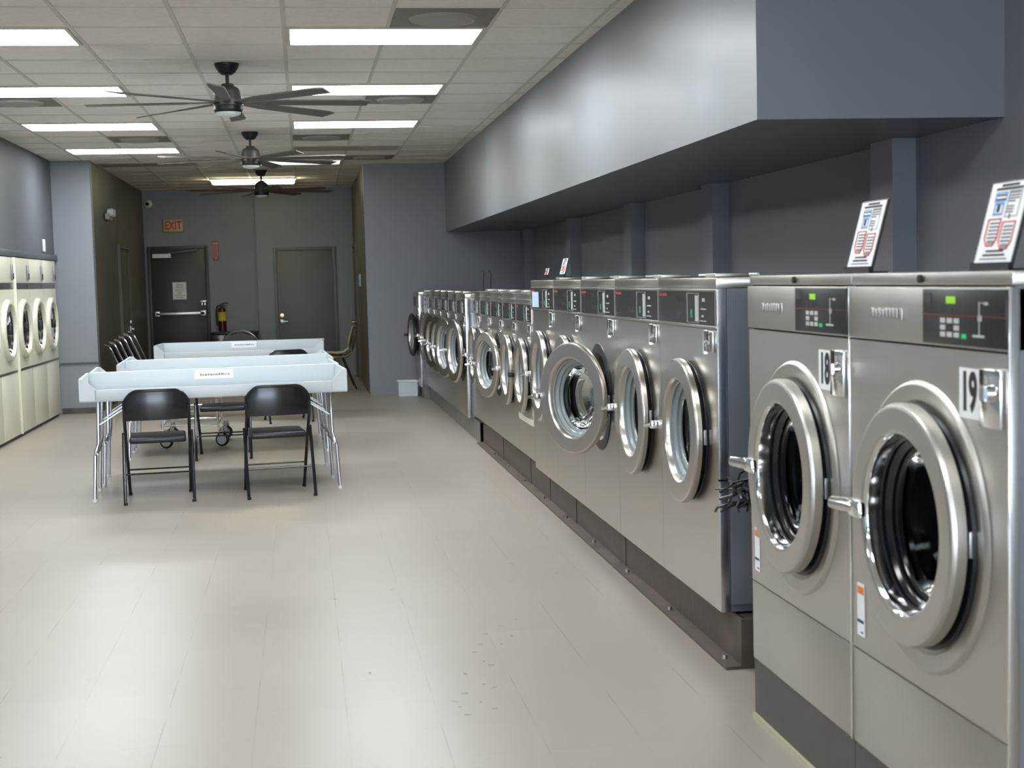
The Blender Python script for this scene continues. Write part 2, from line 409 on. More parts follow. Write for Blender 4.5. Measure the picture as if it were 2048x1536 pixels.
# exit sign
t = thing('exit_sign', 'cream EXIT sign with red letters above the dark door', 'exit sign', (-1.966, 23.06, 2.43))
b = NB(); box(b, -.15, .15, -.05, 0, -.095, .095, bev=.006); obj('sign_face', b, M['exitface'], t)
text_mesh('lettering', 'EXIT', .18, M['red'], t, MX_back(0, -.0515, 0), .72, .001, .005)
# fire extinguisher sign
t = thing('fire_extinguisher_sign', 'narrow red and white vertical sign on the wall above the fire extinguisher', 'sign', (-1.33, 23.06, 2.025))
b = NB(); box(b, -.047, .047, -.006, 0, -.155, .155); obj('sign_face', b, M['fadedred'], t)
b = NB()
box(b, -.037, .037, -.0075, -.006, .10, .135)
for x in (-.03, .026): box(b, x-.004, x+.004, -.0075, -.006, -.10, .09)
prism(b, [(-.02, -.10), (.02, -.10), (0, -.14)], -.0075, -.006, 'xz')
obj('arrow', b, M['pink'], t)
text_mesh('lettering', 'EXTINGUISHER', .03, M['pink'], t, MX_back(0, -.0075, 0) @ Matrix.Rotation(-PI/2, 4, 'Z'), .8, .0006)
text_mesh('lettering', 'FIRE', .03, M['ink'], t, MX_back(0, -.009, .117), .9, .0006)
# notice on the exit door
t = thing('paper_notice', 'sheet of paper with printed lines taped to the dark exit door', 'notice', (-1.91, 23.03, 1.41))
b = NB(); box(b, -.105, .105, -.003, 0, -.135, .135); random.seed(3)
for k in range(9): wd = random.uniform(.04, .085); box(b, -wd, wd, -.0045, -.003, .10-k*.026, .108-k*.026, mi=1)
obj('sheet', b, [M['paper'], M['inkgrey']], t)
# security camera
t = thing('security_camera', 'small white dome security camera high in the corner of the back wall', 'security camera', (-2.335, 23.05, 2.78))
b = NB(); lathe(b, [(0, -.055), (.03, -.055), (.062, -.02), (.065, 0), (0, 0)], n=24)
for v in b.verts: v.co = Vector((v.co.y, v.co.x, v.co.z))
obj('housing', b, M['white'], t)
b = NB(); lathe(b, [(0, -.085), (.018, -.08), (.03, -.06), (.03, -.054), (0, -.054)], n=20)
for v in b.verts: v.co = Vector((v.co.y-.008, v.co.x, v.co.z-.005))
obj('lens_dome', b, M['black'], t)
# emergency light on the left corridor wall
t = thing('emergency_light', 'white twin-head emergency light on the dark left corridor wall', 'emergency light', (-2.42, 18.72, 2.40))
b = NB(); box(b, 0, .06, -.16, .16, -.06, .02, bev=.01); obj('housing', b, M['vent2'], t)
for s in (-1, 1):
    b = NB(); lathe(b, [(0, .03), (.04, .03), (.05, .08), (.046, .1), (0, .1)], (0, s*.10, .03), 'x', 20); obj('lamp_head', b, M['lens'], t)
# small white plates
t = tag(obj('wall_switch', (lambda b: (box(b, 0, .02, -.05, .05, -.07, .07, bev=.006), b)[1])(NB()), M['white'], loc=(-2.87, 16.73, 1.975)), 'small white wall plate above the cream dryers beside the grey pillar', 'wall plate')
t = tag(obj('paper_notice', (lambda b: (box(b, -.006, 0, -.3, .3, -.085, .085), b)[1])(NB()), M['bluepaper'], loc=(.822, 20.55, 1.50)), 'pale paper notice on the right corridor wall beside the end wall edge', 'notice')
# fire extinguisher
t = thing('fire_extinguisher', 'red fire extinguisher with yellow label hanging on the back wall beside the dark door', 'fire extinguisher', (-1.265, 22.97, .70))
b = NB(); lathe(b, [(0, 0), (.055, 0), (.062, .012), (.062, .38), (.05, .42), (.025, .44), (.02, .455), (0, .455)], axis='z', n=24); obj('cylinder', b, M['extred'], t)
b = NB(); lathe(b, [(.0635, .22), (.0635, .36), (.0625, .36)], axis='z', n=24); obj('label_band', b, M['yellow'], t)
b = NB(); box(b, -.02, .02, -.02, .02, .45, .49, bev=.004); tube(b, [(0, 0, .49), (.05, 0, .505), (.10, 0, .49)], .008); tube(b, [(0, 0, .475), (.09, 0, .455)], .006); obj('valve', b, M['black'], t)
b = NB(); tube(b, [(-.02, 0, .47), (-.075, 0, .45), (-.09, 0, .36), (-.085, 0, .2), (-.075, 0, .14)], .011); obj('hose', b, M['black'], t)
b = NB(); box(b, -.03, .03, .06, .085, .15, .42); obj('bracket', b, M['black'], t)

# black low cabinet and the round-backed chair in front of it
t = thing('low_cabinet', 'low black cabinet standing against the back wall under the fire extinguisher', 'cabinet', (-1.05, 22.68, 0))
b = NB(); box(b, -.38, .34, -.2, .2, .04, .725, bev=.005); obj('body', b, M['black'], t)
b = NB(); box(b, -.39, .35, -.23, .2, .725, .755, bev=.005); obj('top', b, M['black'], t)
b = NB(); box(b, -.36, .32, -.18, .2, 0, .04); obj('plinth', b, M['black'], t)
for s in (-1, 1):
    b = NB(); box(b, (-.37 if s < 0 else -.015), (-.025 if s < 0 else .33), -.215, -.2, .06, .71, bev=.003); dd = obj('door', b, M['chairblk'], t)
    b = NB(); box(b, -.02+s*.05-.006, -.02+s*.05+.006, -.235, -.215, .3, .4); obj('handle', b, M['alu'], dd)
t = thing('round_back_chair', 'black lounge chair with a round padded back and grey metal rim behind the far table', 'chair', (-.875, 20.1, 0))
b = NB(); pr = []
pts = [(.30*math.cos(a), -.02+.06*math.sin(a), .50+.345*math.sin(a)) for a in [PI*i/24 for i in range(25)]]
pts = [(x*.98, y, z) for x, y, z in pts]
tube(b, [(-.30, 0, .02)]+pts[::-1]+[(.30, 0, .02)], .013); obj('rim_frame', b, M['galv'], t)
b = NB()
poly = [(.275*math.cos(a), .50+.315*math.sin(a)) for a in [PI*i/20 for i in range(21)]]
prism(b, [(-.275, .44)]+poly[::-1]+[(.275, .44)], .0, .05, 'xz'); obj('backrest', b, M['vinyl'], t)
b = NB(); box(b, -.28, .28, -.45, 0, .38, .45, bev=.02); obj('seat', b, M['vinyl'], t)
for s in (-1, 1):
    b = NB(); tube(b, [(s*.27, -.40, .39), (s*.29, -.43, .012)], .012); obj('leg', b, M['galv'], t)

# ------------------------------------------------------------------ ceiling fixtures
def troffer(i0, j0, label, m, ni=2, group='ceiling troffers'):
    x0, y0 = GX0+G*i0, GY0+G*j0
    t = thing('ceiling_light', label, 'ceiling light', (x0+G*ni/2, y0+G/2, HC), 0, group)
    w, d = G*ni/2-.014, G/2-.012
    b = NB()
    for a in ((-w, w, -d, -d+.018), (-w, w, d-.018, d), (-w, -w+.022, -d+.018, d-.018), (w-.022, w, -d+.018, d-.018)): box(b, a[0], a[1], a[2], a[3], -.012, 0)
    obj('frame', b, M['grid'], t)
    b = NB(); box(b, -w+.022, w-.022, -d+.018, d-.018, -.009, -.002); obj('diffuser', b, m, t)
    return t
c = M['tube_cool']
troffer(3, 1, 'lit troffer nearest the camera in the right row, beside the round vent', c)
troffer(3, 5, 'lit troffer second from the front in the right row, behind the nearest fan', c)
troffer(3, 9, 'lit troffer farthest of the lit ones in the right row', c)
troffer(3, 13, 'unlit brownish troffer at the far end of the right row', M['off_lens'])
troffer(-1, 1, 'lit troffer nearest the camera in the left row, cut by the frame edge', c)
troffer(-1, 5, 'lit troffer second from the front in the left row, left of the nearest fan', c)
troffer(-1, 9, 'lit troffer third from the front in the left row', c)
troffer(-1, 13, 'lit troffer farthest back in the left row, above the pillar', c)
troffer(-.9, 16, 'unlit troffer with a pinkish lens at the corridor mouth, left side', M['off_lens'])
troffer(2, 16, 'dimly glowing troffer at the corridor mouth beside the second fan', M['tube_dim'])
for i in (3, -1):
    for j in (-3, -7, -11, -16, -21): troffer(i, j, 'unseen ceiling troffer added for light over the shop front behind the camera', M['tube_fill'], group='added troffers behind the camera')  # unseen extra fixtures, added to light the near floor and bulkhead face
# warm strip light at the back
t = thing('strip_light', 'warm yellowish wrap strip light on the corridor ceiling behind the farthest fan', 'ceiling light', (GX0+G*2.05, GY0+G*20.9, HC))
b = NB(); box(b, -.60, .60, -.14, .14, -.02, 0); obj('housing', b, M['white'], t)
b = NB(); box(b, -.58, .58, -.115, .115, -.075, -.02, bev=.02); obj('diffuser', b, M['tube_warm'], t)

def vent(i0, j0, label):
    t = thing('ceiling_vent', label, 'ceiling vent', (GX0+G*(i0+.5), GY0+G*(j0+.5), HC), 0, 'ceiling vents')
    b = NB(); box(b, -.29, .29, -.292, .292, -.008, 0, bev=.002); obj('plate', b, M['vent'], t)
    b = NB(); lathe(b, [(.0, -.03), (.13, -.03), (.17, -.022), (.185, -.026), (.20, -.008)], axis='z', n=32); obj('diffuser_cone', b, M['vent2'], t)
vent(4, 0, 'grey square vent with round diffuser above the nearest right troffer')
vent(4, 6, 'grey square vent behind the second troffer of the right row')
vent(-1, 6, 'grey square vent behind the second troffer of the left row')
vent(0, 11, 'grey square vent between the third and fourth troffers of the left row')
vent(3, 11, 'grey vent behind the third troffer of the right row')
vent(4, 15, 'dark square vent at the far end of the ceiling near the end wall')

def make_fan(label, loc, rz):
    t = thing('ceiling_fan', label, 'ceiling fan', loc, rz, 'ceiling fans')
    b = NB(); lathe(b, [(0, 0), (.083, 0), (.083, -.012), (.076, -.03), (.055, -.062), (.035, -.075), (0, -.075)], axis='z', n=32); obj('canopy', b, M['fanblk'], t)
    b = NB(); lathe(b, [(0, -.07), (.013, -.07), (.013, -.145), (.022, -.15), (.022, -.165), (0, -.165)], axis='z', n=16); obj('downrod', b, M['fanblk'], t)
    b = NB(); lathe(b, [(0, -.135), (.04, -.137), (.046, -.152), (.07, -.165), (.085, -.185), (.099, -.25), (.103, -.285), (.096, -.29), (0, -.29)], axis='z', n=40); obj('motor_housing', b, M['fan'], t)
    b = NB(); lathe(b, [(0, -.288), (.098, -.29), (.098, -.315), (.092, -.33), (0, -.33)], axis='z', n=40); obj('hub_ring', b, M['fanblk'], t)
    b = NB(); lathe(b, [(.086, -.329), (.08, -.343), (.06, -.353), (.03, -.359), (0, -.36)], axis='z', n=32); obj('light_lens', b, M['lens'], t)
    for k in range(8):
        b = NB()
        poly = [(.08, -.028), (.16, -.03), (.30, -.042), (.90, -.056), (.97, -.040), (.94, .056), (.90, .056), (.30, .042), (.16, .03), (.08, .028)]
        vs = prism(b, poly, -.004, .004, 'xy')
        for v in vs:
            v.co.z += -math.tan(math.radians(12))*v.co.y*min(1, max(0, (v.co.x-.1)/.2)) - .012*v.co.x
        o = obj('blade', b, M['blade'], t, loc=(0, 0, -.262)); o.rotation_euler = (0, 0, math.radians(45*k))
    return t
f1 = make_fan('bronze eight-blade ceiling fan, nearest and largest of the three', (-.455, 10.05, HC), math.radians(-2))
dup(f1, (-.458, 14.5, HC), math.radians(30), 'bronze eight-blade ceiling fan, the middle one of the row of three')
dup(f1, (-.485, 19.3, HC), math.radians(15), 'dark eight-blade ceiling fan, farthest, in front of the warm strip light')

# ------------------------------------------------------------------ washers
def round_door(parent, name, R, zc, y0, H, out, m_face, m_glass, open_deg=0, handle='chrome', rin=None, gap=.018):
    """door disc with deep glass bowl; origin on the hinge line (near side, -y); closed disc lies in the x = -out plane"""
    rin = rin or R*.70
    e = NB()
    c = (0, R, 0)
    lathe(e, [(R-.012, -gap-.002), (R-.001, -gap-.006), (R, -out+.012), (R-.005, -out+.003), (R-.013, -out), (rin+.012, -out), (rin+.004, -out+.004)], c, 'x', 64)
    lathe(e, [(rin+.004, -out+.004), (rin-.002, -out+.012), (rin-.006, -.018 if handle == 'lever' else -.026)], c, 'x', 64, mi=1)
    q0 = -.018 if handle == 'lever' else -.026; pf = [(rin-.006, q0)]
    for k in range(3): pf += [(rin-.012-k*.013, q0+.003+k*.022), (rin-.010-k*.013, q0+.014+k*.022), (rin-.019-k*.013, q0+.022+k*.022)]
    lathe(e, pf, c, 'x', 64, mi=3)
    lathe(e, [(R-.012, -gap-.002), (R-.022, -gap-.002), (R-.026, -.004), (rin-.002, -.002), (rin-.002, -.02)], c, 'x', 64, mi=2)
    dr = obj(name, e, [m_face, M['chrome'] if handle == 'lever' else M['steel'], M['rubber'], M['ringblk'] if handle == 'lever' else M['ringgrey']], parent, loc=(0, y0-R, zc))
    dr.rotation_euler = (0, 0, math.radians(open_deg))
    e = NB()
    r2 = rin-.042
    lathe(e, [(r2, .012), (r2*.97, .045), (r2*.88, .08), (r2*.7, .105), (r2*.4, .118), (0, .122)], c, 'x', 48)
    lathe(e, [(r2, .012), (r2-.006, .014), (r2*.93, .045), (r2*.84, .076), (r2*.67, .098), (r2*.4, .111), (0, .115)], c, 'x', 48)
    obj('glass_bowl', e, m_glass, dr)
    # handle on the far side (+y), hinge block on the near side
    e = NB(); yy = 2*R
    if handle == 'lever':
        box(e, -out-.012, -out+.02, yy-.075, yy+.01, -.022, .024, bev=.008)
        tube(e, [(-out, yy-.02, 0), (-out-.012, yy+.01, .003), (-out-.035, yy+.045, .006)], [.016, .019, .016], n=12)
        obj('handle', e, M['chrome'], dr)
    elif handle == 'block':
        box(e, -out+.01, -.005, yy-.01, yy+.05, -.03, .03, bev=.005)
        box(e, -out-.03, -out+.012, yy+.0, yy+.035, -.022, .012, bev=.005)
        tube(e, [(-out-.02, yy+.018, -.005), (-out-.055, yy+.03, -.01)], .009)
        obj('handle', e, M['chrome'], dr)
    else:
        box(e, -out-.035, -out+.012, yy-.06, yy+.03, -.025, .012, bev=.006)
        obj('handle', e, M['black'], dr)
    e = NB(); box(e, -gap, -.004, .004, .035, -.03, .03, bev=.003); obj('hinge', e, M['steel_dark'], dr)
    return dr
def drum(parent, R, zc, y0, d0, m=None):
    e = NB()
    lathe(e, [(R, d0), (R-.01, d0+.05), (R-.005, d0+.06), (R+.03, d0+.09), (R+.03, d0+.45), (0, d0+.46)], (0, y0, zc), 'x', 48)
    for k in range(3):
        a = 2*PI*k/3+.5; cy, cz = y0+(R)*math.cos(a), zc+(R)*math.sin(a)
        tube(e, [(d0+.1, cy, cz), (d0+.44, cy, cz)], .028, n=8)
    obj('drum', e, m or M['drum'], parent)
def sheet_with_hole(e, d, y0, y1, z0, z1, yc, zc, R, th=.012, mi=0, n=48):
    """front sheet at x=d with a round hole"""
    outer = []
    for k in range(n):
        a = 2*PI*k/n; cx, cz = math.cos(a), math.sin(a)
        s = min(((y1-yc)/cx) if cx > 1e-9 else ((y0-yc)/cx) if cx < -1e-9 else 1e9, ((z1-zc)/cz) if cz > 1e-9 else ((z0-zc)/cz) if cz < -1e-9 else 1e9)
        outer.append((yc+cx*s, zc+cz*s))
    # snap nearest to true corners
    for cyy, czz in ((y0, z0), (y0, z1), (y1, z0), (y1, z1)):
        k = min(range(n), key=lambda i: (outer[i][0]-cyy)**2+(outer[i][1]-czz)**2); outer[k] = (cyy, czz)
    inner = [(yc+R*math.cos(2*PI*k/n), zc+R*math.sin(2*PI*k/n)) for k in range(n)]
    fo = [e.verts.new((d, a, c)) for a, c in outer]; fi = [e.verts.new((d, a, c)) for a, c in inner]
    bi = [e.verts.new((d+th, a, c)) for a, c in inner]; bo = [e.verts.new((d+th, a, c)) for a, c in outer]
    for k in range(n):
        k2 = (k+1) % n
        for q in ((fo[k], fo[k2], fi[k2], fi[k]), (fi[k], fi[k2], bi[k2], bi[k]), (fo[k2], fo[k], bo[k], bo[k2])):
            f = e.faces.new(q); f.material_index = mi

def big_washer(num, label, yc):
    """18 / 19: origin at the floor under the front, x into the machine"""
    t = thing('washing_machine', label, 'washing machine', (1.43, yc, 0), 0, 'large front-loading washers')
    W = .4335-.0015
    e = NB(); box(e, .012, .95, -W, W, .20, .212); box(e, .012, .95, -W, -W+.01, .212, 1.425); box(e, .012, .95, W-.01, W, .212, 1.425); box(e, .94, .95, -W+.01, W-.01, .212, 1.425)
    obj('cabinet', e, M['side'], t)
    e = NB(); sheet_with_hole(e, 0, -W, W, .462, 1.283, 0, .855, .235)
    box(e, .0, .012, -W, W, .2, .458, bev=.003)
    obj('front_panel', e, M['steelA'], t)
    e = NB(); box(e, .004, .96, -W, W, 1.425, 1.455, bev=.004); tube(e, [(-.004, .0, 1.44), (.01, .0, 1.44)], .010, mi=1, n=12)
    obj('top_cover', e, [M['steelA'], M['black']], t)
    e = NB(); box(e, -.004, .05, -W, W, 1.288, 1.421, bev=.003); obj('control_fascia', e, M['steelA'], t)
    e = NB(); box(e, .004, .9, -W, W, .015, .20); box(e, -.006, .004, -W, W, 0, .015, mi=1); box(e, .004, .9, -W, W, 0, .015)
    obj('base', e, [M['base'], M['shell']], t)
    # display
    e = NB(); box(e, -.008, -.004, -W+.004, -.030, 1.293, 1.417, bev=.0015)
    e0 = e
    y_ = lambda u: -.030-u*.400      # u from the far edge (0) to the near edge (1)
    z_ = lambda v: 1.417-v*.124
    def patch(bm, u0, u1, v0, v1, d=-.0092, mi=0): box(bm, d, -.008, y_(u1), y_(u0), z_(v1), z_(v0), mi=mi)
    patch(e0, 0, 1, .468, .478, mi=2)
    for a in ((.69, .73, .45, .55), (.76, .80, .22, .27), (.70, .706, .22, .8), (.63, .76, .79, .83), (.70, .78, .23, .24)): patch(e0, *a, mi=1)
    patch(e0, .02, .12, .06, .26, mi=3)
    for k in range(5): patch(e0, .22+k*.05, .235+k*.05, .33, .42, mi=3)
    dp = obj('display_panel', e0, [M['panel'], M['btn'], M['redmark'], M['panel2']], t)
    e = NB(); patch(e, .31, .42, .13, .26); obj('digital_readout', e, M['lcd'], dp)
    e = NB()
    for a in range(3):
        for c_ in range(3):
            if (a, c_) != (1, 1): patch(e, .235+.085*a, .295+.085*a, .52+.125*c_, .61+.125*c_)
    obj('keypad', e, M['btn'], dp)
    e = NB(); patch(e, .50, .55, .79, .87); obj('start_button', e, M['led'], dp)
    # raised badge lettering, too small to read
    e = NB(); random.seed(5)
    for k in range(8): box(e, -.009, -.004, .275-k*.021-.014, .275-k*.021, 1.345, 1.345+random.choice((.014, .02, .024)), bev=.002)
    box(e, -.009, -.004, .085, .10, 1.340, 1.37, bev=.002)
    obj('badge', e, M['steelA'], t)
    # embossed surround, gasket, drum, door
    e = NB(); lathe(e, [(.347, .0), (.341, -.009), (.336, -.011), (.300, -.006), (.292, -.001), (.238, .0)], (0, 0, .855), 'x', 72)
    obj('door_surround', e, M['steelA'], t)
    e = NB(); lathe(e, [(.286, -.002), (.282, -.010), (.262, -.010), (.255, .0)], (0, -.003, .852), 'x', 64); obj('gasket', e, M['rubber'], t)
    drum(t, .225, .855, 0, .02)
    round_door(t, 'door', .288, .862, 0, .05, .060, M['steelA'], M['glassA'], 0, 'lever', rin=.212)
    # number sticker and lock plate
    e = NB(); box(e, -.0025, -.0005, -.308, -.205, 1.135, 1.245); st = obj('number_sticker', e, M['paper'], t)
    text_mesh('number', str(num), .115, M['ink'], st, MX_front(-.003, -.252, 1.19), .66, .0004, .0045)
    e = NB(); box(e, -.012, 0, -.41, -.315, 1.125, 1.25, bev=.003); lp = obj('coin_lock_plate', e, M['chrome'], t)
    e = NB(); lathe(e, [(0, -.028), (.015, -.028), (.018, -.012), (0, -.012)], (0, -.375, 1.20), 'x', 20); box(e, -.034, -.026, -.381, -.369, 1.185, 1.215); obj('lock_cylinder', e, M['chrome'], lp)
    # care label
    e = NB(); box(e, -.0022, -.0005, .345, .395, .500, .640); cl = obj('instruction_label', e, M['paper'], t)
    e = NB(); box(e, -.0032, -.0022, .35, .39, .612, .632); obj('orange_mark', e, M['orange'], cl)
    e = NB(); box(e, -.0032, -.0022, .352, .392, .535, .543); box(e, -.0032, -.0022, .355, .37, .508, .512); obj('blue_mark', e, M['navy'], cl)
    # bright edge trim down the near side
    e = NB(); box(e, -.004, .02, -W-.001, -W+.006, .2, 1.422, bev=.001); obj('edge_trim', e, M['chrome'], t)
    return t
big_washer(19, 'large brushed steel washer numbered 19, nearest the camera', 2.737+.4335)
big_washer(18, 'large brushed steel washer numbered 18, next to number 19', 2.737+.4335*3+.001)

def sign_board(label, x, y, z, hgt=.2, wid=.165, group='tilted washing guide signs'):
    t = thing('guide_sign', label, 'sign', (x, y, z), 0, group)
    mt = Matrix.Rotation(math.radians(15), 4, 'Y')
    e = NB(); box(e, 0, .006, -wid/2-.006, wid/2+.006, .0, hgt+.004, mtx=mt); obj('backing', e, M['black'], t)
    e = NB(); box(e, .0, .05, -wid/2-.006, wid/2+.006, -.001, .004); box(e, -.004, .004, -wid/2-.006, wid/2+.006, 0, .018); obj('stand', e, M['black'], t)
    e = NB(); box(e, -.0012, 0, -wid/2, wid/2, .018, hgt, mtx=mt)
    Y = lambda u: wid/2-u*wid
    Z = lambda v: hgt-v*(hgt-.018)
    def pt(bm, u0, u1, v0, v1, mi=1, d=-.0022): box(bm, d, -.0012, Y(u1), Y(u0), Z(v1), Z(v0), mi=mi, mtx=mt)
    pt(e, .28, .75, .02, .05); pt(e, .15, .88, .065, .095)
    for k, v in enumerate((.15, .20)): pt(e, .20, .46, v, v+.018)
    pt(e, .28, .36, .27, .37)
    for v in (.13, .165, .20, .235, .30, .335, .37): pt(e, .56, .84-.1*(v > .2), v, v+.014)
    for v in (.50, .545, .59, .635, .68): pt(e, .20, .44, v, v+.016); pt(e, .60, .84, v+.05, v+.066)
    pt(e, .66, .69, .40, .46)
    pt(e, .26, .74, .845, .87); pt(e, .2, .8, .895, .92); pt(e, .14, .88, .95, .962)
    def ring(u0, u1, v0, v1, th, mi):
        tv = th*wid/(hgt-.018)
        pt(e, u0, u1, v0, v0+tv, mi); pt(e, u0, u1, v1-tv, v1, mi); pt(e, u0, u0+th, v0+tv, v1-tv, mi); pt(e, u1-th, u1, v0+tv, v1-tv, mi)
    ring(.17, .49, .12, .24, .018, 2); ring(.2, .46, .25, .41, .03, 2)
    for u0 in (.14, .55):
        o2 = .0 if u0 < .5 else .045
        pts = [(u0, .455+o2), (u0+.34, .455+o2), (u0+.34, .70+o2), (u0+.26, .79+o2), (u0+.08, .79+o2), (u0, .70+o2)]
        V = [mt @ Vector((-.0022, Y(u), Z(v))) for u, v in pts]; tube(e, V, .0016, n=6, closed=True, mi=3)
    ring(.54, .88, .11, .44, .012, 4)
    for u0, v0 in ((.22, .72), (.63, .77)): pt(e, u0, u0+.18, v0, v0+.05, 4)
    obj('printed_face', e, [M['paper'], M['ink'], M['blue'], M['red'], M['inkgrey']], t)
    return t
sign_board('tilted white instruction sign standing on top of washer 18', 1.50, 3.725, 1.4555)
sign_board('tilted white instruction sign standing on top of washer 19, cut by the frame edge', 1.50, 2.965, 1.4555)

# medium washers (bank of five) ------------------------------------------------
XB = 1.52
def mid_washer(label, yc, open_deg=0, name='washing_machine', W=.867, z0=.19, zt=1.45, R=.292, zc=.838, dark_glass=False, pz=(1.268, 1.397), handle='block', x=XB, coin=True, grp='stainless washers in the middle bank', first=False, depth=.85, sq=False, face='steel'):
    t = thing(name, label, 'washing machine', (x, yc, 0), 0, grp)
    h = W/2-.0015
    cap = zt-.042
    e = NB(); box(e, .012, depth, -h, -h+.01, z0, cap); box(e, .012, depth, h-.01, h, z0, cap); box(e, depth-.01, depth, -h+.01, h-.01, z0, cap); box(e, .012, depth, -h+.01, h-.01, z0, z0+.01)
    obj('cabinet', e, M['side'], t)
    e = NB(); sheet_with_hole(e, 0, -h, h, z0, pz[0]-.014, 0, zc, R*.80); obj('front_panel', e, M['steel'], t)
    e = NB(); box(e, -.004, depth+.01, -h-.001, h+.001, cap, zt, bev=.004); obj('top_cover', e, M['steel'], t)
    e = NB(); box(e, -.006, .03, -h, h, pz[0]-.012, pz[0], bev=.002); box(e, -.006, .03, -h, h, pz[1], cap-.001, bev=.002); box(e, -.006, .03, -h, -h+.014, pz[0], pz[1]); box(e, .0, .03, -h+.014, h, pz[0], pz[1])
    obj('control_frame', e, M['steel'], t)
    e = NB(); box(e, -.004, .0, -h+.015, h-.003, pz[0]+.001, pz[1]-.001); e0 = e
    ph = pz[1]-pz[0]; wy = 2*h-.018
    Y = lambda u: h-.003-u*wy
    Z = lambda v: pz[1]-v*ph
    def pt(bm, u0, u1, v0, v1, d=-.0052, mi=0): box(bm, d, -.004, Y(u1), Y(u0), Z(v1), Z(v0), mi=mi)
    pt(e0, .06, .14, .24, .28, mi=1); pt(e0, .02, .16, .84, .88, mi=1)
    for k in range(6): pt(e0, .34+k*.03, .346+k*.03, .15, .35, mi=1); pt(e0, .33+k*.035, .343+k*.035, .6+.03*(k % 3), .78, mi=1)
    pt(e0, .02, .17, .07, .17, mi=2)
    for a in ((.54, .545, .05, .95), (.735, .74, .05, .95), (.545, .735, .05, .062), (.545, .735, .938, .95), (.80, .84, .2, .3), (.78, .86, .5, .54), (.79, .82, .7, .76), (.76, .86, .86, .89)): pt(e0, *a, mi=3)
    dp = obj('control_panel', e0, [M['panel'], M['panel2'], M['redmark'], M['btn']], t)
    e = NB(); pt(e, .68, .73, .12, .90)
    obj('button_strip', e, M['btn'], dp)
    e = NB(); pt(e, .60, .63, .55, .8); obj('ready_light', e, M['led2'], dp)
    e = NB(); lathe(e, [(R-.012, -.0005), (R-.014, -.004), (R*.80, -.004), (R*.80, .0)], (0, 0, zc), 'x', 64); obj('door_surround', e, M['rubber'], t)
    e = NB(); lathe(e, [(R-.03, -.001), (R-.036, -.003), (R*.78, -.0035), (R*.74, .02)], (0, 0, zc), 'x', 48); obj('gasket', e, M['rubber'], t)
    drum(t, R*.74, zc, 0, .02)
    round_door(t, 'door', R, zc, 0, .05, .052, M[face], M['glass'], open_deg, handle)
    if coin:
        e = NB(); box(e, -.010, 0, -h+.035, -h+.15, pz[0]-.10, pz[0]-.02, bev=.003)
        box(e, -.012, -.009, -h+.055, -h+.12, pz[0]-.092, pz[0]-.028, mi=1, bev=.002)
        box(e, -.006, 0, -h+.165, -h+.18, pz[0]-.11, pz[0]-.018, mi=0)
        obj('coin_box', e, [M['chrome'], M['panel2']], t)
    e = NB(); box(e, .10, .24, -.07, .07, zt, zt+.016, bev=.004); obj('soap_lid', e, M['steelA'], t)
    if first:
        e = NB(); box(e, -.002, .035, -h-.004, -h, z0, cap, bev=.001); obj('corner_trim', e, M['galv'], t)
        e = NB(); box(e, .035, depth, -h-.012, -h-.008, z0+.03, cap)
        box(e, .036, .05, -h-.008, -h, z0+.03, cap)
        obj('side_panel', e, M['side'], t)
        pts = [(.16, z0+.1), (.16, cap-.16)]+[(.16+.09*(1-math.cos(a)), cap-.16+.09*math.sin(a)) for a in (PI/6, PI/3, PI/2)]+[(.7, cap-.07)]
        e = NB(); tube(e, [(a, -h-.0125, c_) for a, c_ in pts], .004, n=6); obj('panel_crease', e, M['side'], t)
    if sq:
        e = NB(); box(e, -.004, 0, -.33, .33, zc-.33, zc-.29); box(e, -.004, 0, -.33, -.30, zc-.29, zc+.2); obj('square_plate', e, M['cream'], t)
    return t
names = ['first from the gap next to washer 18', 'second from the gap', 'third from the gap', 'fourth from the gap', 'fifth from the gap, under the small upright sign']
for k in range(5):
    mid_washer('tall stainless washer with %s door, %s' % ('swung-open' if k == 2 else 'closed', names[k]), 5.13+.867*(k+.5), 24 if k == 2 else 0, first=(k == 0))
# smaller washers (bank of five)
nm = ['with a black handle and square plate, nearest of the lower bank', 'second of the lower bank', 'with its door ajar, third of the lower bank', 'fourth of the lower bank', 'fifth of the lower bank, beside the bright corner post']
for k in range(5):
    mid_washer('smaller stainless washer %s' % nm[k], 9.466+.70*(k+.5), (0, 0, 14, 4, 0)[k], W=.70, z0=.225, zt=1.362, R=.262, zc=.79, pz=(1.165, 1.285), handle='black' if k == 0 else 'block', grp='stainless washers in the lower bank', depth=.75, sq=(k == 0))
nm = ['nearest of the far bank, beside the bright corner post', 'second of the far bank', 'third of the far bank', 'fourth of the far bank', 'fifth of the far bank', 'farthest of the far bank']
for k in range(6):
    mid_washer('stainless washer %s' % nm[k], 13.02+.765*(k+.5), (8, 12, 10, 9, 4, 2)[k], W=.765, z0=.195, zt=1.335, R=.30, zc=.80, pz=(1.15, 1.27), x=1.475, grp='stainless washers in the far bank', depth=.75, first=(k == 0))
mid_washer('dark-doored washer standing ajar at the very end of the row by the end wall', 18.04, 6, W=.82, z0=.15, zt=1.33, R=.27, zc=.79, pz=(1.15, 1.27), x=1.42, handle='black', grp=None, depth=.8, first=True, face='rubber')

